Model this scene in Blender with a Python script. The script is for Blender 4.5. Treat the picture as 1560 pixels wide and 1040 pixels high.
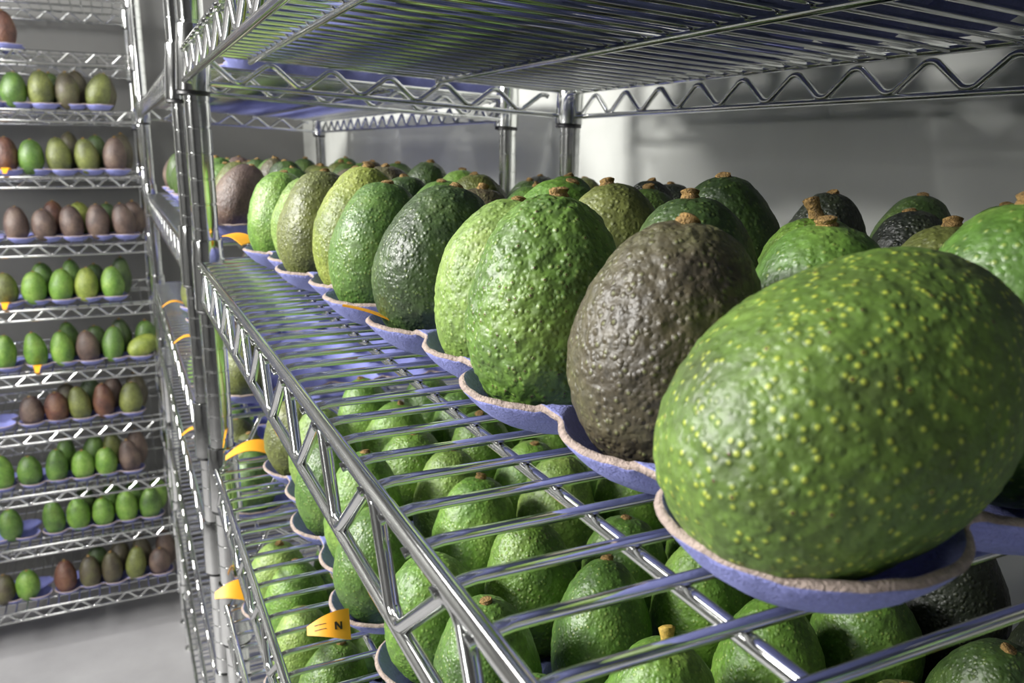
import bpy, math, random
import numpy as np
from mathutils import Matrix, Vector, noise as mnoise, Euler

for o in list(bpy.data.objects):
    bpy.data.objects.remove(o, do_unlink=True)
scene = bpy.context.scene
COL = scene.collection
random.seed(7)
CAMH = 1400.0            # the lens stands 1.4 m above the floor; measures below are millimetres from the lens


def V(x, y, z):
    return Vector((x / 1000.0, y / 1000.0, (z + CAMH) / 1000.0))


# ------------------------------------------------------------------ camera
F_PX, PITCH, YAW, ROLL = 1266.4, 0.2286, 0.443, 0.0086
cp, sp, cw, sw = math.cos(PITCH), math.sin(PITCH), math.cos(YAW), math.sin(YAW)
R1 = np.array([[1, 0, 0], [0, 0, -1], [0, 1, 0]], float)
RW = np.array([[cw, -sw, 0], [sw, cw, 0], [0, 0, 1]])
RP = np.array([[1, 0, 0], [0, cp, -sp], [0, sp, cp]])
RR = np.array([[math.cos(ROLL), -math.sin(ROLL), 0], [math.sin(ROLL), math.cos(ROLL), 0], [0, 0, 1]])
RC = RR @ RP @ R1 @ RW
cam_data = bpy.data.cameras.new('camera')
cam = bpy.data.objects.new('camera', cam_data)
COL.objects.link(cam)
m = Matrix.Identity(4)
for i in range(3):
    m[i][0] = RC[0][i]
    m[i][1] = -RC[1][i]
    m[i][2] = -RC[2][i]
m.translation = V(0, 0, 0)
cam.matrix_world = m
cam_data.sensor_width = 36.0
cam_data.lens = F_PX / 1560.0 * 36.0
cam_data.clip_start = 0.01
cam_data.clip_end = 50
cam_data.dof.use_dof = True
cam_data.dof.focus_distance = 0.40
cam_data.dof.aperture_fstop = 20.0
scene.camera = cam

# ------------------------------------------------------------------ world, lamps, exposure
world = bpy.data.worlds.new('world')
scene.world = world
world.use_nodes = True
world.node_tree.nodes['Background'].inputs[0].default_value = (0.6, 0.65, 0.7, 1)
world.node_tree.nodes['Background'].inputs[1].default_value = 0.01
vs = scene.view_settings
vs.view_transform = 'Standard'
vs.look = 'None'
vs.gamma = 1.0
vs.use_curve_mapping = False
vs.exposure = 0.0

# x, y, z, watts, tilt towards the racks (degrees), width, length of the tube lamps
LAMPS = [(-2000, 1350, 1000, 198.0, 45, 0.45, 1.30), (-450, 1500, 1030, 8.0, 0, 0.30, 1.20), (-4180, -300, 500, 32.0, 90, 0.30, 1.20)]
for (lx, ly, lz, lw, la, l1, l2) in LAMPS:
    ld = bpy.data.lights.new('tube_light', 'AREA')
    ld.shape = 'RECTANGLE'
    ld.size = l1
    ld.size_y = l2
    ld.energy = lw
    ld.color = (1.0, 0.985, 0.95)
    lo = bpy.data.objects.new('tube_light', ld)
    COL.objects.link(lo)
    lo.location = V(lx, ly, lz)
    lo.rotation_euler = (0, -math.radians(la), 0)


# ------------------------------------------------------------------ materials
def new_mat(name):
    mt = bpy.data.materials.new(name)
    mt.use_nodes = True
    nt = mt.node_tree
    b = nt.nodes['Principled BSDF']
    return mt, nt, b


def rgb(*c):
    return (c[0], c[1], c[2], 1.0)


def add(nt, t, **kw):
    n = nt.nodes.new(t)
    for k, v in kw.items():
        setattr(n, k, v)
    return n


def ramp(nt, fac, stops):
    r = nt.nodes.new('ShaderNodeValToRGB')
    e = r.color_ramp.elements
    while len(e) > 1:
        e.remove(e[-1])
    e[0].position, e[0].color = stops[0]
    for p, c in stops[1:]:
        el = e.new(p)
        el.color = c
    nt.links.new(fac, r.inputs[0])
    return r.outputs[0]


def mix(nt, fac, a, b, mode='MIX'):
    n = nt.nodes.new('ShaderNodeMix')
    n.data_type = 'RGBA'
    n.blend_type = mode
    for s, v in ((n.inputs[0], fac), (n.inputs[6], a), (n.inputs[7], b)):
        if hasattr(v, 'links'):
            nt.links.new(v, s)
        else:
            s.default_value = v
    return n.outputs[2]


def coords(nt, random_shift=True):
    tc = nt.nodes.new('ShaderNodeTexCoord')
    if not random_shift:
        return tc.outputs['Object']
    oi = nt.nodes.new('ShaderNodeObjectInfo')
    mu = nt.nodes.new('ShaderNodeMath')
    mu.operation = 'MULTIPLY'
    mu.inputs[1].default_value = 7.3
    nt.links.new(oi.outputs['Random'], mu.inputs[0])
    va = nt.nodes.new('ShaderNodeVectorMath')
    va.operation = 'ADD'
    nt.links.new(tc.outputs['Object'], va.inputs[0])
    nt.links.new(mu.outputs[0], va.inputs[1])
    return va.outputs[0]


def noise_tex(nt, vec, scale, detail=3, rough=0.5):
    n = nt.nodes.new('ShaderNodeTexNoise')
    n.inputs['Scale'].default_value = scale
    n.inputs['Detail'].default_value = detail
    n.inputs['Roughness'].default_value = rough
    nt.links.new(vec, n.inputs['Vector'])
    return n.outputs['Fac']


def skin(name, dark, mid, light, spot, spots=0.5, rough=0.36, bump=0.42, pits=0.0):
    mt, nt, b = new_mat(name)
    vec = coords(nt)
    n1 = noise_tex(nt, vec, 28, 3)
    base = ramp(nt, n1, [(0.30, rgb(*dark)), (0.5, rgb(*mid)), (0.72, rgb(*light))])
    n2 = noise_tex(nt, vec, 260, 3, 0.6)
    fine = ramp(nt, n2, [(0.35, rgb(0.62, 0.62, 0.6)), (0.65, rgb(1.25, 1.25, 1.2))])
    base = mix(nt, 0.75, base, fine, 'MULTIPLY')
    vo = nt.nodes.new('ShaderNodeTexVoronoi')
    vo.inputs['Scale'].default_value = 360
    nt.links.new(vec, vo.inputs['Vector'])
    sepc = nt.nodes.new('ShaderNodeSeparateColor')
    nt.links.new(vo.outputs['Color'], sepc.inputs[0])
    dot = ramp(nt, vo.outputs['Distance'], [(0.14, rgb(1, 1, 1)), (0.34, rgb(0, 0, 0))])
    sel = ramp(nt, sepc.outputs[0], [(1.0 - spots, rgb(0, 0, 0)), (1.0 - spots + 0.04, rgb(1, 1, 1))])
    f = mix(nt, 1.0, dot, sel, 'MULTIPLY')
    base = mix(nt, mix(nt, 1.0, f, rgb(0.8, 0.8, 0.8), 'MULTIPLY'), base, rgb(*spot))
    if pits > 0:
        sel2 = ramp(nt, sepc.outputs[1], [(1.0 - pits, rgb(0, 0, 0)), (1.0 - pits + 0.03, rgb(1, 1, 1))])
        f2 = mix(nt, 1.0, ramp(nt, vo.outputs['Distance'], [(0.1, rgb(1, 1, 1)), (0.24, rgb(0, 0, 0))]), sel2, 'MULTIPLY')
        base = mix(nt, f2, base, rgb(0.10, 0.055, 0.025))
    nt.links.new(base, b.inputs['Base Color'])
    b.inputs['Roughness'].default_value = rough + 0.12
    b.inputs['Specular IOR Level'].default_value = 0.8
    # pebbly relief
    hsum = nt.nodes.new('ShaderNodeMath')
    hsum.operation = 'MULTIPLY_ADD'
    n3 = noise_tex(nt, vec, 190, 2, 0.5)
    inv = ramp(nt, vo.outputs['Distance'], [(0.0, rgb(1, 1, 1)), (0.5, rgb(0, 0, 0))])
    nt.links.new(inv, hsum.inputs[0])
    hsum.inputs[1].default_value = 0.45
    nt.links.new(n3, hsum.inputs[2])
    bp = nt.nodes.new('ShaderNodeBump')
    bp.inputs['Strength'].default_value = bump
    bp.inputs['Distance'].default_value = 0.0022
    nt.links.new(hsum.outputs[0], bp.inputs['Height'])
    nt.links.new(bp.outputs[0], b.inputs['Normal'])
    return mt


LIME = (0.50, 0.56, 0.08)
SK = {
    'green':  skin('skin_green', (0.040, 0.095, 0.012), (0.085, 0.185, 0.024), (0.140, 0.250, 0.040), (0.26, 0.34, 0.07), 0.45),
    'bright': skin('skin_bright_green', (0.070, 0.170, 0.015), (0.135, 0.275, 0.030), (0.230, 0.370, 0.065), (0.32, 0.44, 0.10), 0.5, 0.40, 0.42),
    'bumpy':  skin('skin_pitted_green', (0.055, 0.125, 0.012), (0.115, 0.225, 0.024), (0.190, 0.310, 0.050), (0.30, 0.42, 0.09), 0.55, 0.38, 0.62, 0.48),
    'pale':   skin('skin_pale_green', (0.130, 0.225, 0.035), (0.210, 0.330, 0.060), (0.310, 0.420, 0.100), (0.40, 0.50, 0.16), 0.4, 0.42, 0.5),
    'dark':   skin('skin_dark_green', (0.018, 0.040, 0.008), (0.042, 0.085, 0.014), (0.085, 0.145, 0.025), (0.13, 0.19, 0.04), 0.5, 0.36, 0.5),
    'olive':  skin('skin_olive', (0.060, 0.070, 0.016), (0.120, 0.140, 0.028), (0.190, 0.215, 0.050), (0.26, 0.29, 0.08), 0.5, 0.40, 0.5),
    'brown':  skin('skin_brown_olive', (0.036, 0.026, 0.015), (0.072, 0.058, 0.028), (0.105, 0.105, 0.038), (0.17, 0.18, 0.06), 0.45, 0.40, 0.6),
    'purple': skin('skin_purple_brown', (0.040, 0.023, 0.021), (0.105, 0.065, 0.053), (0.170, 0.115, 0.085), (0.20, 0.16, 0.10), 0.3, 0.45, 0.5),
    'red':    skin('skin_red_brown', (0.045, 0.014, 0.010), (0.120, 0.042, 0.024), (0.180, 0.085, 0.042), (0.25, 0.14, 0.08), 0.3, 0.42, 0.6),
    'yellow': skin('skin_yellow_green', (0.140, 0.190, 0.022), (0.230, 0.290, 0.038), (0.330, 0.370, 0.065), (0.42, 0.46, 0.14), 0.4, 0.42, 0.5),
    'black':  skin('skin_blackish_green_shade', (0.006, 0.009, 0.005), (0.012, 0.018, 0.008), (0.024, 0.034, 0.012), (0.05, 0.06, 0.02), 0.4, 0.40, 0.7),  # dark ripe skin, with the shade of the rear rows put into its colour
    'spotty': skin('skin_green_lime_spots', (0.055, 0.080, 0.014), (0.090, 0.165, 0.020), (0.150, 0.250, 0.035), (0.48, 0.55, 0.06), 0.85, 0.40, 0.45, 0.14),
}
SKINWORD = {'green': 'mid-green', 'bright': 'bright green', 'bumpy': 'pitted bright green', 'pale': 'pale green', 'dark': 'dark green',
            'olive': 'olive-green', 'brown': 'brown-olive', 'purple': 'purplish brown', 'red': 'reddish brown',
            'yellow': 'yellow-green', 'black': 'blackish green', 'spotty': 'lime-spotted green'}


def simple(name, col, rough=0.5, metal=0.0, nscale=None, amt=0.25, bump=0.0, bscale=300, bdist=0.001):
    mt, nt, b = new_mat(name)
    b.inputs['Roughness'].default_value = rough
    b.inputs['Metallic'].default_value = metal
    b.inputs['Base Color'].default_value = rgb(*col)
    vec = coords(nt, False)
    if nscale:
        n = noise_tex(nt, vec, nscale, 4, 0.6)
        lo = tuple(c * (1 - amt) for c in col)
        hi = tuple(min(1, c * (1 + amt)) for c in col)
        nt.links.new(ramp(nt, n, [(0.3, rgb(*lo)), (0.7, rgb(*hi))]), b.inputs['Base Color'])
    if bump:
        n = noise_tex(nt, vec, bscale, 3, 0.6)
        bp = nt.nodes.new('ShaderNodeBump')
        bp.inputs['Strength'].default_value = bump
        bp.inputs['Distance'].default_value = bdist
        nt.links.new(n, bp.inputs['Height'])
        nt.links.new(bp.outputs[0], b.inputs['Normal'])
    return mt


M_CHROME = simple('chrome', (0.78, 0.79, 0.78), 0.10, 1.0, 60, 0.08, 0.06, 180, 0.0006)
M_BLACKPL = simple('black_plastic', (0.012, 0.012, 0.013), 0.45)
M_STEM = simple('stem_brown', (0.30, 0.185, 0.06), 0.75, 0, 500, 0.75, 1.0, 800, 0.002)
M_STEMY = simple('stem_yellow', (0.62, 0.42, 0.08), 0.65, 0, 400, 0.4, 0.6, 700, 0.001)
M_TRAY = simple('pulp_blue', (0.25, 0.27, 0.60), 0.9, 0, 500, 0.12, 0.8, 900, 0.0012)
M_TRAYEDGE = simple('pulp_torn_edge', (0.44, 0.35, 0.31), 0.95, 0, 300, 0.30, 0.9, 900, 0.0015)
M_ORANGE = simple('orange_card', (0.95, 0.42, 0.02), 0.5, 0, 60, 0.06)
M_INK = simple('black_ink', (0.02, 0.015, 0.01), 0.6)
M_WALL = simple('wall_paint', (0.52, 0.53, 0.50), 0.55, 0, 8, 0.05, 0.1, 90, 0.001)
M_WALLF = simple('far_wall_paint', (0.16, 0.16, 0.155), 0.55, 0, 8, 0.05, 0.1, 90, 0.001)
M_PANEL = simple('grey_panel', (0.09, 0.09, 0.095), 0.55, 0, 8, 0.06)  # unseen back wall, darkened to cut bounce light
M_PANELW = simple("light_panel", (0.60, 0.60, 0.60), 0.5, 0, 8, 0.05)
M_CEIL = simple('ceiling_paint', (0.15, 0.15, 0.15), 0.7, 0, 8, 0.04)
M_FLOOR = simple('floor_concrete', (0.31, 0.305, 0.31), 0.5, 0, 5, 0.10, 0.1, 60, 0.001)
M_LAMPBODY = simple('lamp_housing', (0.8, 0.8, 0.8), 0.5)


# ------------------------------------------------------------------ mesh helpers
class MB:
    def __init__(self):
        self.v, self.f, self.n = [], [], 0
        self.mi = []

    def addm(self, verts, faces, mi=0):
        self.v.append(np.asarray(verts, float))
        self.f.extend([[i + self.n for i in q] for q in faces])
        self.mi.extend([mi] * len(faces))
        self.n += len(verts)
        return self

    def tube(self, pts, r, seg=10, caps=True):
        P = np.asarray(pts, float)
        n = len(P)
        T = np.zeros_like(P)
        T[1:-1] = P[2:] - P[:-2]
        T[0] = P[1] - P[0]
        T[-1] = P[-1] - P[-2]
        T /= np.linalg.norm(T, axis=1)[:, None]
        up = np.array([0, 0, 1.0]) if abs(T[0][2]) < 0.9 else np.array([1.0, 0, 0])
        N = np.cross(T[0], up)
        N /= np.linalg.norm(N)
        vs_, fs = [], []
        a = np.linspace(0, 2 * math.pi, seg, endpoint=False)
        for i in range(n):
            N = N - T[i] * (N @ T[i])
            N /= np.linalg.norm(N)
            B = np.cross(T[i], N)
            vs_.append(P[i] + r * (np.cos(a)[:, None] * N + np.sin(a)[:, None] * B))
        for i in range(n - 1):
            for k in range(seg):
                k2 = (k + 1) % seg
                fs.append((i * seg + k, i * seg + k2, (i + 1) * seg + k2, (i + 1) * seg + k))
        if caps:
            fs.append(tuple(range(seg - 1, -1, -1)))
            fs.append(tuple(range((n - 1) * seg, n * seg)))
        return self.addm(np.concatenate(vs_), fs)

    def lathe(self, prof, seg=24, center=(0, 0, 0), caps=True):
        vs_, fs = [], []
        for (r, z) in prof:
            for k in range(seg):
                a = 2 * math.pi * k / seg
                vs_.append((center[0] + r * math.cos(a), center[1] + r * math.sin(a), center[2] + z))
        for i in range(len(prof) - 1):
            for k in range(seg):
                k2 = (k + 1) % seg
                fs.append((i * seg + k, i * seg + k2, (i + 1) * seg + k2, (i + 1) * seg + k))
        if caps:
            fs.append(tuple(range(seg - 1, -1, -1)))
            fs.append(tuple(range((len(prof) - 1) * seg, len(prof) * seg)))
        return self.addm(vs_, fs)

    def box(self, a, b):
        x0, y0, z0 = a
        x1, y1, z1 = b
        return self.addm([(x0, y0, z0), (x1, y0, z0), (x1, y1, z0), (x0, y1, z0), (x0, y0, z1), (x1, y0, z1), (x1, y1, z1), (x0, y1, z1)],
                         [(3, 2, 1, 0), (4, 5, 6, 7), (0, 1, 5, 4), (1, 2, 6, 5), (2, 3, 7, 6), (3, 0, 4, 7)])

    def mesh(self, name, mats, smooth=True, scale=0.001):
        me = bpy.data.meshes.new(name)
        v = np.concatenate(self.v) * scale
        me.from_pydata(v.tolist(), [], self.f)
        for mt in (mats if isinstance(mats, (list, tuple)) else [mats]):
            me.materials.append(mt)
        if smooth:
            me.polygons.foreach_set('use_smooth', [True] * len(me.polygons))
        if any(self.mi):
            me.polygons.foreach_set('material_index', self.mi)
        me.update()
        if smooth:
            me.set_sharp_from_angle(angle=math.radians(68))
        return me


def obj(name, data, parent=None, loc=None, rot=None):
    o = bpy.data.objects.new(name, data)
    COL.objects.link(o)
    if parent is not None:
        o.parent = parent
    if loc is not None:
        o.location = loc
    if rot is not None:
        o.rotation_euler = rot
    return o


def tag(o, label=None, cat=None, group=None, kind=None):
    if label:
        o['label'] = label
    if cat:
        o['category'] = cat
    if group:
        o['group'] = group
    if kind:
        o['kind'] = kind
    return o


def auto_smooth(me, angle=40):
    # flat caps next to smooth sides
    me.set_sharp_from_angle(angle=math.radians(angle))


# ------------------------------------------------------------------ the room
XW, YF, XO, YB, ZC = 600, 2930, -4300, -2600, 1100
def slab(name, a, b, mt):
    o = obj(name, MB().box(a, b).mesh(name, mt, False))
    o.location = (0, 0, CAMH / 1000)
    return tag(o, kind='structure')
slab('floor', (XO - 60, YB - 60, -CAMH - 60), (XW + 60, YF + 60, -CAMH), M_FLOOR)
slab('ceiling', (XO - 60, YB - 60, ZC), (XW + 60, YF + 60, ZC + 60), M_CEIL)
slab('wall_right', (XW, YB - 60, -CAMH), (XW + 60, YF + 60, ZC), M_WALL)
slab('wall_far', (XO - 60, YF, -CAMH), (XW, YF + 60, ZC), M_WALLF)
slab('wall_left', (XO - 60, YB - 60, -CAMH), (XO, YF, ZC), M_PANELW)
slab('wall_back', (XO, YB - 60, -CAMH), (XW, YB, ZC), M_PANEL)

for k, (lx, ly, lz, lw, la, l1, l2) in enumerate(LAMPS):
    e = obj('tube_lamp', None, loc=V(lx, ly, lz))
    e.empty_display_size = 0.1
    w, h = l1 * 500 + 20, l2 * 500 + 40
    mb = MB().box((-w, -h, 12), (w, h, 55))
    obj('housing', mb.mesh('lamp_housing', M_LAMPBODY, False), e, rot=(0, -math.radians(la), 0))
    mb = MB()
    for y in (-h * 0.7, h * 0.7):
        if la == 90:
            mb.tube([(-40, y, 0), (XO - lx, y, 0)], 9, 8)
        else:
            mb.tube([(0, y, 40), (0, y, ZC - lz)], 9, 8)
    tag(obj('bracket', mb.mesh('lamp_bracket', M_CHROME), e), kind='stuff')
    tag(e, ['long white ceiling lamp tilted towards the shelves across the room', 'white ceiling lamp over the aisle before the far unit',
            'white wall lamp at the far side of the room'][k], 'lamp', 'tube lamps lighting the store')


# ------------------------------------------------------------------ wire shelving
POST_R = 12.7


def post_mesh(z0, z1, detail=True):
    prof = [(POST_R, z0)]
    if detail:
        z = z0 + 25.4
        while z < z1 - 10:
            prof += [(POST_R, z - 1.1), (POST_R - 0.9, z - 0.5), (POST_R - 0.9, z + 0.5), (POST_R, z + 1.1)]
            z += 25.4
    prof.append((POST_R, z1))
    me = MB().lathe(prof, 24).mesh('post', M_CHROME)
    auto_smooth(me, 50)
    return me


def zigzag(p0, p1, zt, zb, period, phase, skew=0.5):
    """rounded zigzag between two end points (same z = 0 plane), valleys at phase + k*period along the way"""
    p0, p1 = np.array(p0, float), np.array(p1, float)
    L = np.linalg.norm(p1 - p0)
    d = (p1 - p0) / L
    ss = []
    k = math.floor(-phase / period) - 1
    while True:
        s = phase + k * period
        if s > L + period:
            break
        ss.append((s, zb))
        ss.append((s + period * skew, zt))
        k += 1
    out = []
    fl = period * 0.034
    for (s, z) in ss:
        dz = (zt - zb) * 0.07 * (1 if z == zb else -1)
        for ds, dd in ((-2.6 * fl, 1.0), (-1.6 * fl, 0.35), (-0.6 * fl, 0.0), (0.6 * fl, 0.0), (1.6 * fl, 0.35), (2.6 * fl, 1.0)):
            if 0 <= s + ds <= L:
                q = p0 + d * (s + ds)
                out.append((q[0], q[1], z + dz * dd))
    return out


def make_shelf_meshes(L, D, H, period, phase_f, phase_b, wy, seg=12, skew=0.5, gap=0.0):
    """shelf frame from post centre (0,0) to (D,L); z=0 is the centre line of the top rail"""
    r = 3.3
    xo, xi = -9.0, D + 6.0
    yo, yi = -5.0, L + 5.0
    fr = MB()
    for z, rr in ((0, r), (-H, r * 0.92)):
        fr.tube([(xo, 6, z), (xo, L - 6, z)], rr, seg)
        fr.tube([(xi, 6, z), (xi, L - 6, z)], rr, seg)
        fr.tube([(6, yo, z), (D - 6, yo, z)], rr, seg)
        fr.tube([(6, yi, z), (D - 6, yi, z)], rr, seg)
    out = {}
    out['frame'] = fr.mesh('shelf_frame', M_CHROME)
    out['truss'] = []
    for a, b, ph in (((xo, 14, 0), (xo, L - 14, 0), phase_f - 14), ((xi, 14, 0), (xi, L - 14, 0), phase_b - 14),
                     ((14, yo, 0), (D - 14, yo, 0), 30), ((14, yi, 0), (D - 14, yi, 0), 30)):
        pts = zigzag(a, b, -2.2 - gap, -H + 2.0 + gap * 0.3, period, ph, skew)
        out['truss'].append(MB().tube(pts, 2.9, max(8, seg - 2)).mesh('truss_wire', M_CHROME))
    out['rod'] = [MB().tube([(x, yo, -5.3), (x, yi, -5.3)], 2.7, seg).mesh('support_rod', M_CHROME) for x in (56, 261)]
    out['wire'] = MB().tube([(xo - 3.8, 0, -2.8), (xo - 2.4, 0, -2.3), (xo + 9, 0, -0.7), (xo + 20, 0, -0.6), (xi - 20, 0, -0.6), (xi - 0.5, 0, -0.6)], 2.1, 8).mesh('deck_wire', M_CHROME)
    mb = MB()
    for y in wy:
        mb.tube([(xo - 3.6, y, -0.8), (xi - 0.5, y, -0.8)], 2.1, 8)
    out['deck'] = mb.mesh('wire_deck', M_CHROME)
    mb = MB().lathe([(13.6, 24), (15.2, 24), (15.6, 22.5), (15.8, 10), (16.6, 4), (17.0, -H - 2), (17.2, -H - 9), (13.2, -H - 9)], 28, caps=False)
    out['collar'] = mb.mesh('corner_collar', M_CHROME)
    auto_smooth(out['collar'], 50)
    mb = MB().lathe([(13.0, -H - 8), (15.8, -H - 9), (16.0, -H - 13), (13.0, -H - 14)], 24, caps=False)
    out['sleeve'] = mb.mesh('plastic_sleeve', M_BLACKPL)
    out['wy'] = wy
    out['L'], out['D'] = L, D
    return out


def put_shelf(unit, sm, z, single_wires, tilt=0.0):
    sh = obj('shelf', sm['frame'], unit, (0, 0, z / 1000), (0, tilt, 0))
    for me in sm['truss']:
        obj('truss_wire', me, sh)
    for me in sm['rod']:
        obj('support_rod', me, sh)
    for x in (0, sm['D']):
        for y in (0, sm['L']):
            obj('corner_collar', sm['collar'], sh, (x / 1000, y / 1000, 0))
            obj('plastic_sleeve', sm['sleeve'], sh, (x / 1000, y / 1000, 0))
    if single_wires:
        for y in sm['wy']:
            obj('deck_wire', sm['wire'], sh, (0, y / 1000, 0))
    else:
        tag(obj('wire_deck', sm['deck'], sh), kind='stuff')
    return sh


D, L = 432.0, 1194.0
LEVEL = {2: 292, 1: 92, 0: -120, -1: -348, -2: -514, -3: -742, -4: -970, -5: -1220}
TILT = math.atan(24 / 432)
X0 = 84.0
YN, YN2 = 925 - L, 1107.0
wires_near = [149.5 + 26.0 * k - YN for k in range(-15, 30)]
wires_near = [w for w in wires_near if 12 < w < L - 12]
shA = make_shelf_meshes(L, D, 40, 83, 247 - YN, 200, wires_near, skew=0.36)        # tall truss
shB = make_shelf_meshes(L, D, 30, 64.4, 655 - YN, 391 - YN, wires_near, gap=5.0)  # low truss
PM = post_mesh(-CAMH + 20, 700)
foot_me = MB().lathe([(16, -CAMH), (16, -CAMH + 6), (8, -CAMH + 10), (8, -CAMH + 24)], 20).mesh('levelling_foot', M_CHROME)


def make_unit(y0, levels, single, label, grp='chrome wire shelving units'):
    u = obj('shelving_unit', None, loc=V(X0, y0, 0))
    u.empty_display_size = 0.1
    tag(u, label, 'shelving', grp)
    for x in (0, D):
        for y in (0, L):
            p = obj('post', PM, u, (x / 1000, y / 1000, 0))
            obj('levelling_foot', foot_me, p)
    for lv in levels:
        put_shelf(u, shB if lv == 1 else shA, LEVEL[lv], lv in single, TILT if lv == 1 else 0.0)
    return u


make_unit(YN, [2, 1, 0, -1, -2, -3, -4, -5], (1, 0, -1, -2), 'nearest chrome wire shelving unit, filling the right half of the picture')  # topmost shelf is out of view, added to keep lamp light off the wall
make_unit(YN2, [1, 0, -1, -2, -3, -4, -5], (), 'second chrome wire shelving unit along the right wall, behind the nearest one')

# far unit: stands across the end of the aisle, facing the camera
YL, XL = 2450.0, 82.0
LEFTZ = {3: 375, 2: 222, 1: 82, 0: -82, -1: -254, -2: -420, -3: -592, -4: -752, -5: -924, -6: -1074, -7: -1258}
LL = 1194.0
shL = make_shelf_meshes(LL, D, 26, 60, 60, 60, [13 + 26.0 * k for k in range(45)], 8)
u = obj('shelving_unit', None, loc=V(XL, YL, 0), rot=(0, 0, math.pi / 2))     # local x -> far, local y -> left
tag(u, 'chrome wire shelving unit with ten shelves at the left, across the end of the aisle', 'shelving', 'chrome wire shelving units')
PL = post_mesh(-CAMH + 20, 700, False)
for x in (0, D):
    for y in (0, LL):
        p = obj('post', PL, u, (x / 1000, y / 1000, 0))
        obj('levelling_foot', foot_me, p)
for lv, z in LEFTZ.items():
    put_shelf(u, shL, z, False)

# ------------------------------------------------------------------ pulp trays
PITCH_C = 74.0
RC_ = 39.5


def cup_centres(n=5, mrows=5):
    """n cups along local y, mrows along local x; every other row of cups sits a little further in"""
    c = []
    for i in range(n):
        for j in range(mrows):
            c.append(((j + 0.5) * PITCH_C + (9.0 if i % 2 else 0.0), (i + 0.5) * PITCH_C))
    return np.array(c)


def tray_mesh(n=5, mrows=5, step=3.0, seed=1):
    C = cup_centres(n, mrows)
    x0, x1, y0, y1 = -12, mrows * PITCH_C + 22, -12, n * PITCH_C + 12
    xs = np.arange(x0, x1 + step, step)
    ys = np.arange(y0, y1 + step, step)
    GX, GY = np.meshgrid(xs, ys, indexing='ij')
    dmin = np.full(GX.shape, 1e9)
    for c in C:
        dmin = np.minimum(dmin, np.hypot(GX - c[0], GY - c[1]))
    S = RC_ - dmin
    # webs join the cups: the scallops between them stay shallow
    web = np.minimum(np.minimum(GX - 13, mrows * PITCH_C - 4 - GX), np.minimum(GY - 13, n * PITCH_C - 13 - GY))
    S = np.maximum(S, web)
    inner = (GX > PITCH_C * .5) & (GX < (mrows - .5) * PITCH_C + 9) & (GY > PITCH_C * .5) & (GY < (n - .5) * PITCH_C)
    S = np.where(inner, np.maximum(S, 1.0), S)

    def zf(x, y):
        d = np.min(np.hypot(C[:, 0] - x, C[:, 1] - y))
        z = 2.6 + 18.5 * (min(d, 40.5) / RC_) ** 2.8
        nz = mnoise.noise(Vector((x * 0.03 + seed * 9, y * 0.03, 0.3))) * 1.6 + mnoise.noise(Vector((x * 0.14, y * 0.14, seed * 3.1))) * 0.7
        return z + nz * min(1, d / RC_)
    vid, verts, faces = {}, [], []

    def vert(key, x, y):
        if key not in vid:
            vid[key] = len(verts)
            verts.append((x, y, zf(x, y)))
        return vid[key]
    nx, ny = GX.shape
    for i in range(nx - 1):
        for j in range(ny - 1):
            q = [(i, j), (i + 1, j), (i + 1, j + 1), (i, j + 1)]
            s = [S[a] for a in q]
            if max(s) <= 0:
                continue
            poly = []
            for k in range(4):
                a, b = q[k], q[(k + 1) % 4]
                if s[k] > 0:
                    poly.append(vert(a, xs[a[0]], ys[a[1]]))
                if (s[k] > 0) != (s[(k + 1) % 4] > 0):
                    t = s[k] / (s[k] - s[(k + 1) % 4])
                    key = (min(a, b), max(a, b))
                    poly.append(vert(key, xs[a[0]] + (xs[b[0]] - xs[a[0]]) * t, ys[a[1]] + (ys[b[1]] - ys[a[1]]) * t))
            if len(poly) >= 3:
                faces.append(poly)
    me = MB().addm(verts, faces).mesh('pulp_tray', [M_TRAY, M_TRAYEDGE])
    return me


def thicken(o, t=0.0029):
    s = o.modifiers.new('thickness', 'SOLIDIFY')
    s.thickness = t
    s.offset = -1
    s.material_offset_rim = 1
    return o


TRAY_N = tray_mesh(5, 5, 2.6, 1)
TRAY_F = tray_mesh(5, 5, 6.0, 2)
TRAY_2 = tray_mesh(5, 2, 6.0, 3)
TRAY_S = 0.84        # the far unit has smaller fruit in smaller trays


def put_tray(x, y, z, label, me=TRAY_F, rotz=0.0, roty=0.0, grp='blue pulp trays', scale=1.0):
    """x,y: near corner of the tray in mm, z: top of the wires"""
    o = obj('fruit_tray', me, loc=V(x, y, z), rot=(0, roty, rotz))
    o.scale = (scale, scale, scale)
    thicken(o)
    tag(o, label, 'tray', grp)
    return o


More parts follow.
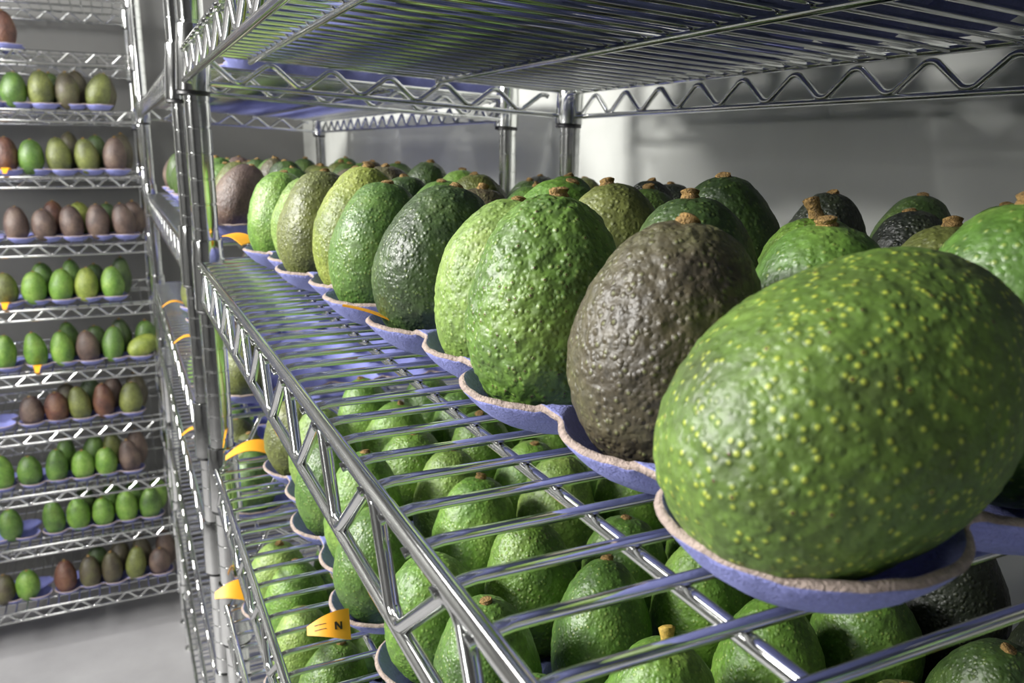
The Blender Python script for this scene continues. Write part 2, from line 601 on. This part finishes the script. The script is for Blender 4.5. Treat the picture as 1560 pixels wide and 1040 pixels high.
# ------------------------------------------------------------------ avocados
def avocado_mesh(H, R, pear, nseg, nrow, seed, bump):
    rnd = random.Random(seed)
    ax, ay = rnd.uniform(-2.5, 2.5), rnd.uniform(-2.5, 2.5)
    verts = []
    for i in range(1, nrow):
        th = -math.pi / 2 + math.pi * i / nrow
        s = math.sin(th)
        z = H / 2 * (1 + s)
        r = R * (abs(math.cos(th)) ** (0.94 - 0.20 * s if s > 0 else 0.94 + 0.16 * s)) * (1 - 0.8 * pear * s * (1 if s > 0 else 0.55) - 0.05 * s * s)
        for k in range(nseg):
            a = 2 * math.pi * k / nseg
            p = Vector((math.cos(a), math.sin(a), s * 1.3))
            low = mnoise.noise(p * 1.1 + Vector((seed * 3.7, 0, 0))) * 2.2
            rr = r + low * (1 - s * s) ** 0.5
            sk = 6 * (s * 0.5 + 0.5) ** 2
            q = Vector((rr * math.cos(a), rr * math.sin(a), z))
            if bump:
                nn = Vector((math.cos(a), math.sin(a), 0)) * max(0.05, math.cos(th)) + Vector((0, 0, s))
                h = mnoise.noise(q * 0.16 + Vector((seed, 7, 1))) * 1.0 + mnoise.noise(q * 0.30 + Vector((seed * 2.0, 1, 5))) * 0.95
                q = q + nn.normalized() * (h * bump * 0.8)
            verts.append((q.x + ax * sk / 6, q.y + ay * sk / 6, q.z))
    b = len(verts)
    verts.append((0, 0, 0))
    verts.append((ax, ay, H))
    faces = []
    for i in range(nrow - 2):
        for k in range(nseg):
            k2 = (k + 1) % nseg
            faces.append((i * nseg + k, i * nseg + k2, (i + 1) * nseg + k2, (i + 1) * nseg + k))
    for k in range(nseg):
        k2 = (k + 1) % nseg
        faces.append((b, k2, k))
        o_ = (nrow - 2) * nseg
        faces.append((b + 1, o_ + k, o_ + k2))
    me = MB().addm(verts, faces).mesh('avocado_body', SK['green'])
    return me, (ax, ay, H)


def stem_mesh(seed, h):
    rnd = random.Random(seed)
    prof = [(4.6, -2.5), (5.2, 0.2), (4.4, 1.6), (4.0, h * 0.5), (4.7, h * 0.82), (4.9, h), (3.0, h + 0.9), (0.6, h + 0.4)]
    mb = MB()
    vs_, fs, seg = [], [], 14
    for (r, z) in prof:
        for k in range(seg):
            a = 2 * math.pi * k / seg
            rr = r * (1 + 0.16 * mnoise.noise(Vector((math.cos(a) * 1.7, math.sin(a) * 1.7, z * 0.3 + seed))))
            vs_.append((0.86 * rr * math.cos(a) + z * 0.12, 0.86 * rr * math.sin(a), z))
    for i in range(len(prof) - 1):
        for k in range(seg):
            k2 = (k + 1) % seg
            fs.append((i * seg + k, i * seg + k2, (i + 1) * seg + k2, (i + 1) * seg + k))
    fs.append(tuple(range((len(prof) - 1) * seg, len(prof) * seg)))
    return mb.addm(vs_, fs).mesh('stem', M_STEM)


STEMS = [stem_mesh(1, 1.6), stem_mesh(2, 3.6), stem_mesh(3, 2.4), stem_mesh(4, 11.0)]
AV_LOW = [avocado_mesh(*p, 40, 26, 10 + i, 0.35) for i, p in enumerate([(92, 33, 0.13), (88, 34, 0.10), (96, 32.5, 0.17), (84, 33, 0.08), (94, 34, 0.14), (98, 31.5, 0.2)])]
AV_MID = [avocado_mesh(*p, 84, 56, 30 + i, 0.6) for i, p in enumerate([(93, 33.5, 0.13), (88, 34, 0.10), (96, 33, 0.17), (86, 33, 0.08), (94, 34.5, 0.15), (99, 32, 0.2)])]


def put_avocado(x, y, z, mesh_end, skin_key, label, grp, tilt=(0, 0), rotz=0.0, scale=1.0, stem=None, stem_mat=None):
    """x, y: cup centre, z: lowest point of the fruit; tilt=(about x, about y) leans the standing fruit"""
    me, end = mesh_end
    o = obj('avocado', me, loc=V(x, y, z))
    Rm = Euler((tilt[0], tilt[1], 0)).to_matrix() @ Euler((0, 0, rotz)).to_matrix()
    o.rotation_euler = Rm.to_euler()
    o.scale = (scale, scale, scale)
    # lean about the lower belly so that the fruit stays in its cup
    piv = Vector((0, 0, 0.033 * scale))
    o.location = o.location + piv - Rm @ piv
    o.material_slots[0].link = 'OBJECT'
    o.material_slots[0].material = SK[skin_key]
    s = obj('stem', STEMS[stem if stem is not None else random.choice((0, 0, 1, 2))], o, (end[0] / 1000, end[1] / 1000, end[2] / 1000 - 0.0008))
    s.rotation_euler = (random.uniform(-.45, .45), random.uniform(-.45, .45), random.uniform(0, 6))
    if stem_mat is not None:
        s.material_slots[0].link = 'OBJECT'
        s.material_slots[0].material = stem_mat
    tag(o, label, 'avocado', grp)
    return o


ORD = ['first', 'second', 'third', 'fourth', 'fifth', 'sixth', 'seventh', 'eighth', 'ninth', 'tenth', 'eleventh', 'twelfth', 'thirteenth', 'fourteenth', 'fifteenth']
ROWW = ['front row', 'second row', 'third row', 'fourth row', 'back row']
LVW = {0: 'middle shelf', -1: 'shelf below the middle one', -2: 'third shelf down'}
CUPS = cup_centres()


def cup(i, j):
    return ((j + 0.5) * PITCH_C + (9.0 if i % 2 else 0.0), (i + 0.5) * PITCH_C)


def fill_tray(tx, ty, zt, rows, skins, group, level_words, start_index, special=None, meshes=AV_LOW, cols=range(5), rotz=0.0, jitter=1.0, rear=None):
    """fruit in cups; index i runs away from the camera (local y), j from the aisle to the wall (local x)"""
    for j in rows:
        for i in cols:
            cx, cy = cup(i, j)
            cx -= 4.0
            c, s = math.cos(rotz), math.sin(rotz)
            x = tx + cx * c - cy * s + random.uniform(-1.5, 1.5) * jitter
            y = ty + cx * s + cy * c + random.uniform(-1.5, 1.5) * jitter
            sk = random.choice(skins)
            me = random.choice(meshes)
            kw = dict(tilt=(random.uniform(-.14, .14), random.uniform(-.10, .16)), rotz=random.uniform(0, 6.28), scale=random.uniform(0.95, 1.03))
            dx = dy = dz = 0
            if special and (i, j) in special:
                sp_ = dict(special[(i, j)])
                sk = sp_.pop('skin', sk)
                me = sp_.pop('mesh', me)
                dx, dy, dz = sp_.pop('off', (0, 0, 0))
                kw.update(sp_)
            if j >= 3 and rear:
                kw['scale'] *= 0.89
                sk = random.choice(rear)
            n = start_index + i
            lab = '%s avocado, %s from the camera, %s, %s' % (SKINWORD[sk], ORD[n], ROWW[j], level_words)
            put_avocado(x + dx, y + dy, zt + 4.5 + dz, me, sk, lab, group, **kw)


# --- middle shelf of the nearest unit
ZT = LEVEL[0] + 1.5
TA = (129.5, 122.0)
TB = (126.0, 506.0)
put_tray(TA[0], TA[1], ZT, 'blue pulp tray under the large lime-spotted avocado on the middle shelf', TRAY_N)
put_tray(TB[0], TB[1], ZT, 'blue pulp tray on the middle shelf, second from the camera', TRAY_N, rotz=math.radians(2.2))
HI = {
    'a1': avocado_mesh(106, 39, 0.09, 170, 116, 51, 0.55),
    'a2': avocado_mesh(90, 34.5, 0.08, 150, 104, 52, 0.75),
    'a3': avocado_mesh(95, 34, 0.13, 150, 104, 53, 0.95),
    'a4': avocado_mesh(90, 32, 0.12, 120, 84, 54, 0.7),
    'a5': avocado_mesh(94, 36, 0.12, 120, 84, 55, 0.6),
}
SPA = {
    (0, 0): dict(skin='spotty', mesh=HI['a1'], tilt=(0.05, 1.08), rotz=0.4, scale=1.0, off=(-9, -4, 4)),
    (1, 0): dict(skin='brown', mesh=HI['a2'], tilt=(-0.05, 0.10), rotz=1.0, scale=1.0, stem=2),
    (2, 0): dict(skin='bumpy', mesh=HI['a3'], tilt=(-0.06, 0.14), rotz=2.0, scale=1.0, stem=1),
    (3, 0): dict(skin='pale', mesh=HI['a4'], tilt=(-0.05, 0.20), rotz=0.2, scale=1.0, stem=0),
    (4, 0): dict(skin='dark', mesh=HI['a5'], tilt=(0.0, 0.22), rotz=4.0, scale=1.0, stem=0),
    (0, 1): dict(skin='green', mesh=AV_MID[4], tilt=(-0.1, 0.05), scale=1.02, off=(19, 2, 3), stem=1),
    (1, 1): dict(skin='green', mesh=AV_MID[1], tilt=(0.0, 0.0), scale=0.98, stem=1),
    (2, 1): dict(skin='dark', mesh=AV_MID[0], tilt=(-0.1, 0.0), scale=1.0, stem=1),
    (3, 1): dict(skin='olive', mesh=AV_MID[2], tilt=(-0.2, -0.1), scale=1.0, stem=1),
    (4, 1): dict(skin='bright', mesh=AV_MID[4], tilt=(0.2, 0.2), scale=1.03, stem=0),
    (2, 2): dict(skin='bumpy', mesh=AV_MID[3], tilt=(0, 0), stem=3),
    (3, 2): dict(skin='dark', mesh=AV_MID[2], tilt=(0, -0.1), scale=1.04, stem=0),
    (1, 2): dict(skin='olive', mesh=AV_MID[1], stem=1),
    (0, 2): dict(skin='dark', mesh=AV_MID[3], stem=1),
    (4, 2): dict(skin='dark', mesh=AV_MID[0], stem=1),
}
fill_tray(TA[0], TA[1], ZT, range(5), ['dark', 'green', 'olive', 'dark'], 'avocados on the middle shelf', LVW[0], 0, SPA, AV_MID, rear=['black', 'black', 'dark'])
SPB = {
    (0, 0): dict(skin='green', mesh=AV_MID[0], tilt=(0, 0.15), stem=0),
    (1, 0): dict(skin='yellow', mesh=AV_MID[2], tilt=(0, 0.18), stem=1, scale=1.04),
    (2, 0): dict(skin='olive', mesh=AV_MID[4], tilt=(0, 0.12), stem=0),
    (3, 0): dict(skin='pale', mesh=AV_MID[1], tilt=(0, 0.1), stem=0),
    (4, 0): dict(skin='bright', mesh=AV_MID[0], tilt=(0, 0.12), stem=0),
}
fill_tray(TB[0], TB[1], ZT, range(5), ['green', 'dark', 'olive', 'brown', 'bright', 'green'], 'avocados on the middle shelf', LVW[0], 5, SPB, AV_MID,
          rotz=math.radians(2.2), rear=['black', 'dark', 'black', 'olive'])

TC = (129.5, -338.0)  # tray and fruit out of view, added to shade the large avocado's right side
put_tray(TC[0], TC[1], ZT, 'added unseen blue pulp tray on the middle shelf nearer than the large lime-spotted avocado', TRAY_F)
fill_tray(TC[0], TC[1], ZT, range(5), ['green', 'dark', 'olive'], 'avocados on the middle shelf', 'added unseen tray, middle shelf', -3, None, AV_LOW, cols=(3, 4))

# --- shelf below
ZT1 = LEVEL[-1] + 1.5
T1A = (130.0, 128.0)
T1B = (120.0, 510.0)
put_tray(T1A[0], T1A[1], ZT1, 'blue pulp tray seen through the wires below the nearest tray', TRAY_N)
put_tray(T1B[0], T1B[1], ZT1, 'blue pulp tray on the shelf below the middle one, farther end of nearest unit', TRAY_N)
T1C = (124.0, -256.0)
put_tray(T1C[0], T1C[1], ZT1, 'blue pulp tray at the near end of the shelf below the middle one', TRAY_F)
fill_tray(T1C[0], T1C[1], ZT1, range(5), ['black', 'dark', 'green'], 'avocados on the shelf below the middle one', 'near tray, shelf below the middle one', -3, None, AV_MID, cols=(3, 4))
SP1 = {
    (2, 1): dict(skin='bright', stem=3, stem_mat=M_STEMY, tilt=(0.1, 0)),
    (1, 1): dict(skin='green', stem=1), (1, 2): dict(skin='olive', stem=1), (0, 2): dict(skin='bright', stem=1),
    (1, 4): dict(skin='black', scale=1.13), (2, 4): dict(skin='black', scale=1.13), (0, 4): dict(skin='black', scale=1.08),  # back fruit enlarged and blackened to cover a lit patch of wall
    (3, 1): dict(skin='green', tilt=(-0.3, 0.25)), (4, 1): dict(skin='bumpy'),
    (0, 0): dict(skin='bright'), (1, 0): dict(skin='bright'), (2, 0): dict(skin='green'), (3, 0): dict(skin='green'), (4, 0): dict(skin='bright'),
}
fill_tray(T1A[0], T1A[1], ZT1, range(5), ['green', 'bright', 'bumpy', 'dark', 'olive'], 'avocados on the shelf below the middle one', LVW[-1], 0, SP1, AV_MID)
SP1B = {(0, 0): dict(skin='green'), (1, 0): dict(skin='bright'), (2, 0): dict(skin='green'), (3, 0): dict(skin='pale'), (4, 0): dict(skin='olive')}
fill_tray(T1B[0], T1B[1], ZT1, range(5), ['green', 'bright', 'bumpy', 'green', 'pale', 'bright'], 'avocados on the shelf below the middle one', LVW[-1], 5, SP1B, AV_MID)

# --- third shelf down
ZT2 = LEVEL[-2] + 1.5
T2B = (90.0, 528.0)
T2A = (90.0, 146.0)
put_tray(T2A[0], T2A[1], ZT2, 'blue pulp tray lowest in view under the near end of the nearest unit', TRAY_F)
fill_tray(T2A[0], T2A[1], ZT2, range(2), ['green', 'bright', 'bumpy'], 'avocados on the third shelf down', LVW[-2], 0, None, AV_LOW)
put_tray(T2B[0], T2B[1], ZT2, 'blue pulp tray low on the third shelf down of the nearest unit', TRAY_F)
fill_tray(T2B[0], T2B[1], ZT2, range(3), ['green', 'bright', 'pale', 'bumpy'], 'avocados on the third shelf down', LVW[-2], 5, None, AV_LOW)

# --- trays on the upper shelf (their undersides show between the wires)
for k, y in enumerate((-262, 122, 508)):
    put_tray(144, y, LEVEL[1] - math.tan(TILT) * (144 - X0) + 1.8, 'blue pulp tray lying on the upper shelf, %s from the camera' % ['first', 'second', 'third'][k], TRAY_F, roty=TILT)
for k, y in enumerate((-262, 122, 508)):  # unseen trays added with the topmost shelf to block light
    put_tray(118, y, LEVEL[2] + 1.5, 'added unseen tray on the topmost shelf of the nearest unit, %s from the camera' % ['first', 'second', 'third'][k], TRAY_F)
for k, y in enumerate((122, 508)):
    for j in (0, 4):
        fill_tray(144, y, LEVEL[1] + 2.5 - math.tan(TILT) * (144 + (j + 0.5) * PITCH_C - X0), (j,), ['green', 'dark', 'olive'], 'added unseen avocados on the upper shelf', 'upper shelf', 5 * k)  # fruit rows out of view, added to block lamp light over the trays
for k, y in enumerate((1120, 1500, 1880)):
    put_tray(144, y, LEVEL[1] - math.tan(TILT) * (144 - X0) + 1.8, 'blue pulp tray on the upper shelf of the second unit, %s along' % ['first', 'second', 'third'][k], TRAY_F, roty=TILT)

# --- second unit
G2 = 'avocados on the second shelving unit'
for k, y in enumerate((1122, 1500, 1878)):
    put_tray(112, y, ZT, 'blue pulp tray on the middle shelf of the second unit, %s along' % ['first', 'second', 'third'][k])
    fill_tray(112, y, ZT, range((4, 2, 1)[k]), ['dark', 'purple', 'olive', 'brown', 'green'], G2, 'second unit, middle shelf', 5 * k,
              {(0, 0): dict(skin='purple', tilt=(0.1, 0.35)), (1, 0): dict(skin='olive'), (3, 0): dict(skin='green')} if k == 0 else None)
for lv in (-1, -2):
    zt = LEVEL[lv] + 1.5
    for k, y in enumerate((1122, 1500) if lv == -1 else (1112, 1490)):
        put_tray(108, y, zt, 'blue pulp tray on the second unit, %s, %s along' % ({-1: 'one shelf below the middle', -2: 'two shelves below the middle'}[lv], ['first', 'second'][k]))
        fill_tray(108, y, zt, range(1), ['purple', 'brown', 'red', 'olive'] if lv == -1 else ['green', 'bright', 'olive'], G2,
                  'second unit, %s' % {-1: 'shelf below the middle', -2: 'third shelf down'}[lv], 5 * k)

# --- far unit at the left: trays of five across, seen end-on; x runs to the right
LV = {   # level: (x mm and skin of each fruit in the front row), (the same for the second row)
    2: ([(-211, 'red')],
        []),
    1: ([(-205, 'green'), (-145, 'olive'), (-84, 'brown'), (-17, 'olive')],
        [(-139, 'dark'), (-77, 'brown'), (-15, 'brown')]),
    0: ([(-241, 'red'), (-184, 'green'), (-120, 'olive'), (-54, 'olive'), (11, 'purple')],
        [(-111, 'brown'), (-49, 'dark'), (13, 'brown')]),
    -1: ([(-235, 'purple'), (-172, 'purple'), (-107, 'purple'), (-45, 'purple'), (19, 'purple')],
        [(-168, 'red'), (-104, 'yellow'), (-38, 'dark'), (28, 'purple')]),
    -2: ([(-278, 'olive'), (-213, 'bright'), (-150, 'bright'), (-89, 'yellow'), (-25, 'bright')],
        [(-208, 'green'), (-142, 'green'), (-86, 'dark'), (-20, 'dark')]),
    -3: ([(-300, 'bright'), (-225, 'bright'), (-163, 'bright'), (-100, 'purple'), (-40, 'green'), (26, 'yellow')],
        [(-161, 'green'), (-95, 'dark'), (-32, 'dark'), (32, 'green')]),
    -4: ([(-253, 'purple'), (-193, 'red'), (-136, 'olive'), (-76, 'red'), (-9, 'olive')],
        [(-189, 'brown'), (-128, 'dark'), (-72, 'purple'), (-6, 'brown')]),
    -5: ([(-340, 'bright'), (-276, 'green'), (-212, 'green'), (-146, 'bright'), (-87, 'bright'), (-25, 'purple')],
        [(-208, 'green'), (-137, 'green'), (-83, 'olive'), (-21, 'purple')]),
    -6: ([(-337, 'green'), (-232, 'green'), (-171, 'bright'), (-108, 'bright'), (-46, 'bright'), (15, 'green')],
        [(-169, 'dark'), (-106, 'green'), (-41, 'green'), (20, 'bright')]),
    -7: ([(-375, 'brown'), (-317, 'bright'), (-222, 'red'), (-159, 'brown'), (-102, 'brown'), (-39, 'olive'), (26, 'purple')],
        [(-155, 'dark'), (-98, 'brown'), (-33, 'brown'), (33, 'purple')]),
}
LVORD = {2: 'top', 1: 'second', 0: 'third', -1: 'fourth', -2: 'fifth', -3: 'sixth', -4: 'seventh', -5: 'eighth', -6: 'ninth', -7: 'lowest'}
GL = 'avocados on the far left shelving unit'
for lv, (fr, bk) in LV.items():
    zt = LEFTZ[lv] + 1.5
    right = fr[-1][0] + 31 if len(fr) > 1 else -180
    # tray turned a quarter: local y -> -x
    o = put_tray(right + 4, YL + 22, zt, 'blue pulp tray on the %s shelf of the far left unit, beside the post' % LVORD[lv], TRAY_2, rotz=math.pi / 2, scale=TRAY_S)
    put_tray(right + 4 - 322, YL + 22, zt, 'blue pulp tray on the %s shelf of the far left unit, at the picture edge' % LVORD[lv], TRAY_2, rotz=math.pi / 2, scale=TRAY_S)
    for row, lst in ((0, fr), (1, bk)):
        n = len(lst)
        for q, (x, sk) in enumerate(lst):
            kw = dict(tilt=(random.uniform(-.12, .05), random.uniform(-.12, .12)), rotz=random.uniform(0, 6), scale=random.uniform(.96, 1.04))
            if lv == -3 and row == 0 and q == n - 1:
                kw = dict(tilt=(-0.2, 1.1), rotz=0, scale=0.95)
            if lv == 1 and row == 0 and q == n - 1:
                kw['tilt'] = (0, 0.35)
            lab = '%s avocado, %s from the right, %s, far left unit\'s %s shelf' % (SKINWORD[sk], ORD[n - 1 - q], ROWW[row], LVORD[lv])
            o = put_avocado(x + 16 * row, YL + 50 + 61 * row, zt + 3, random.choice(AV_LOW), sk, lab, GL, **kw)
            o.scale = (0.90, 0.90, 1.0) if row == 0 else (0.90, 0.90, 1.10)


# ------------------------------------------------------------------ orange tags
def tag_mesh(length=52, w0=9, w1=27, curve=14, mark=False):
    """card tongue: starts in the tray at the origin, runs out along -x and droops"""
    n = 12
    top, bot = [], []
    for i in range(n + 1):
        t = i / n
        x = -length * t
        w = w1 + (w0 - w1) * t ** 1.5
        z = curve * (math.sin(math.pi * min(1, t * 0.95)) * 0.8 - t * 0.7)
        top.append([(x, -w / 2, z), (x, w / 2, z)])
    vs_ = []
    for a, b in top:
        vs_ += [a, b]
    nb = len(vs_)
    for a, b in top:
        vs_ += [(a[0], a[1], a[2] - 0.9), (b[0], b[1], b[2] - 0.9)]
    fs = []
    for i in range(n):
        k = 2 * i
        fs += [(k, k + 1, k + 3, k + 2), (nb + k + 2, nb + k + 3, nb + k + 1, nb + k), (k, k + 2, nb + k + 2, nb + k), (k + 3, k + 1, nb + k + 1, nb + k + 3)]
    fs += [(1, 0, nb, nb + 1), (2 * n, 2 * n + 1, nb + 2 * n + 1, nb + 2 * n)]
    me = MB().addm(vs_, fs).mesh('tag', M_ORANGE)
    auto_smooth(me, 40)
    return me


TAGM = tag_mesh()
TAGFLAT = tag_mesh(30, 7, 13, 1.5)
TAGFAR = tag_mesh(34, 10, 20, 5)
TAGN = tag_mesh(34, 7, 25, 8)


def put_tag(x, y, z, rotz, label, rx=0.0, ry=0.0, s=1.0, me=None):
    o = obj('orange_tag', me or TAGM, loc=V(x, y, z), rot=(rx, ry, rotz))
    o.scale = (s, s, s)
    tag(o, label, 'tag', 'orange card tags on the trays')
    return o


put_tag(139, 451, ZT + 22, math.radians(-20), 'orange tag at the corner of the nearest tray on the middle shelf', rx=-0.12, ry=0.34, me=TAGFLAT)
put_tag(119, 868, ZT + 24, math.radians(-55), 'orange tag on the middle shelf beside the corner post', rx=0.15, ry=0.25, me=TAGFAR)
t1 = put_tag(121, 512, ZT1 + 26, math.radians(-10), 'orange tag with a black letter, on the shelf below the middle one', rx=0.75, s=0.85, me=TAGN)
put_tag(132, 884, ZT1 + 26, math.radians(-10), 'arched orange tag beside the corner post on the shelf below the middle one', rx=0.25, s=0.95)
put_tag(98, 885, ZT2 + 30, math.radians(-10), 'orange tag on the third shelf down beside the corner post', rx=0.6, s=1.1, me=TAGN)
# printed letter and lines on the big tag
def strokes(segs, w=1.3):
    mb = MB()
    for (a, b, zz) in segs:
        a, b = np.array(a, float), np.array(b, float)
        d = (b - a) / np.linalg.norm(b - a)
        nrm = np.array([-d[1], d[0]]) * w / 2
        q = [a + nrm, a - nrm, b - nrm, b + nrm]

        def zc(x):
            t = -x / 34
            return 8 * (math.sin(math.pi * min(1, t * 0.95)) * 0.8 - t * 0.7) + 0.12
        mb.addm([(p[0], p[1], zc(p[0]) + zz) for p in q] + [(p[0], p[1], zc(p[0]) + zz + 0.15) for p in q],
                [(3, 2, 1, 0), (4, 5, 6, 7), (0, 1, 5, 4), (1, 2, 6, 5), (2, 3, 7, 6), (3, 0, 4, 7)])
    return mb


mk = strokes([((-7, -4), (-7, 2), 0.05), ((-7, -4), (-11.5, 2), 0.05), ((-11.5, -4), (-11.5, 2), 0.05)], 1.5).mesh('printed_letter', M_INK, False)
obj('printed_letter', mk, t1)
for yy in (-2, 2):
    ln = strokes([((-19, yy), (-23.5, yy), 0.05), ((-23.5, yy), (-28, yy), 0.05)], 0.5).mesh('printed_line', M_INK, False)
    obj('printed_line', ln, t1)
for (x, y, z, lab) in ((118, 1130, LEVEL[0] + 24, 'small orange tag on the second unit, middle shelf, behind the posts'),
                       (112, 1500, LEVEL[-1] + 24, 'small orange tag on the second unit, one shelf below the middle'),
                       (112, 1860, LEVEL[-1] + 24, 'far small orange tag on the second unit, one shelf below the middle'),
                       (112, 1500, LEVEL[-2] + 24, 'small orange tag on the second unit, third shelf down')):
    put_tag(x, y, z, 0, lab, s=0.8)
for (x, lv) in ((-238, 0), (-276, -2), (-222, -3)):
    put_tag(x, YL + 18, LEFTZ[lv] + 18, math.radians(90), 'orange tag on the %s shelf of the far left unit' % LVORD[lv], s=0.9)
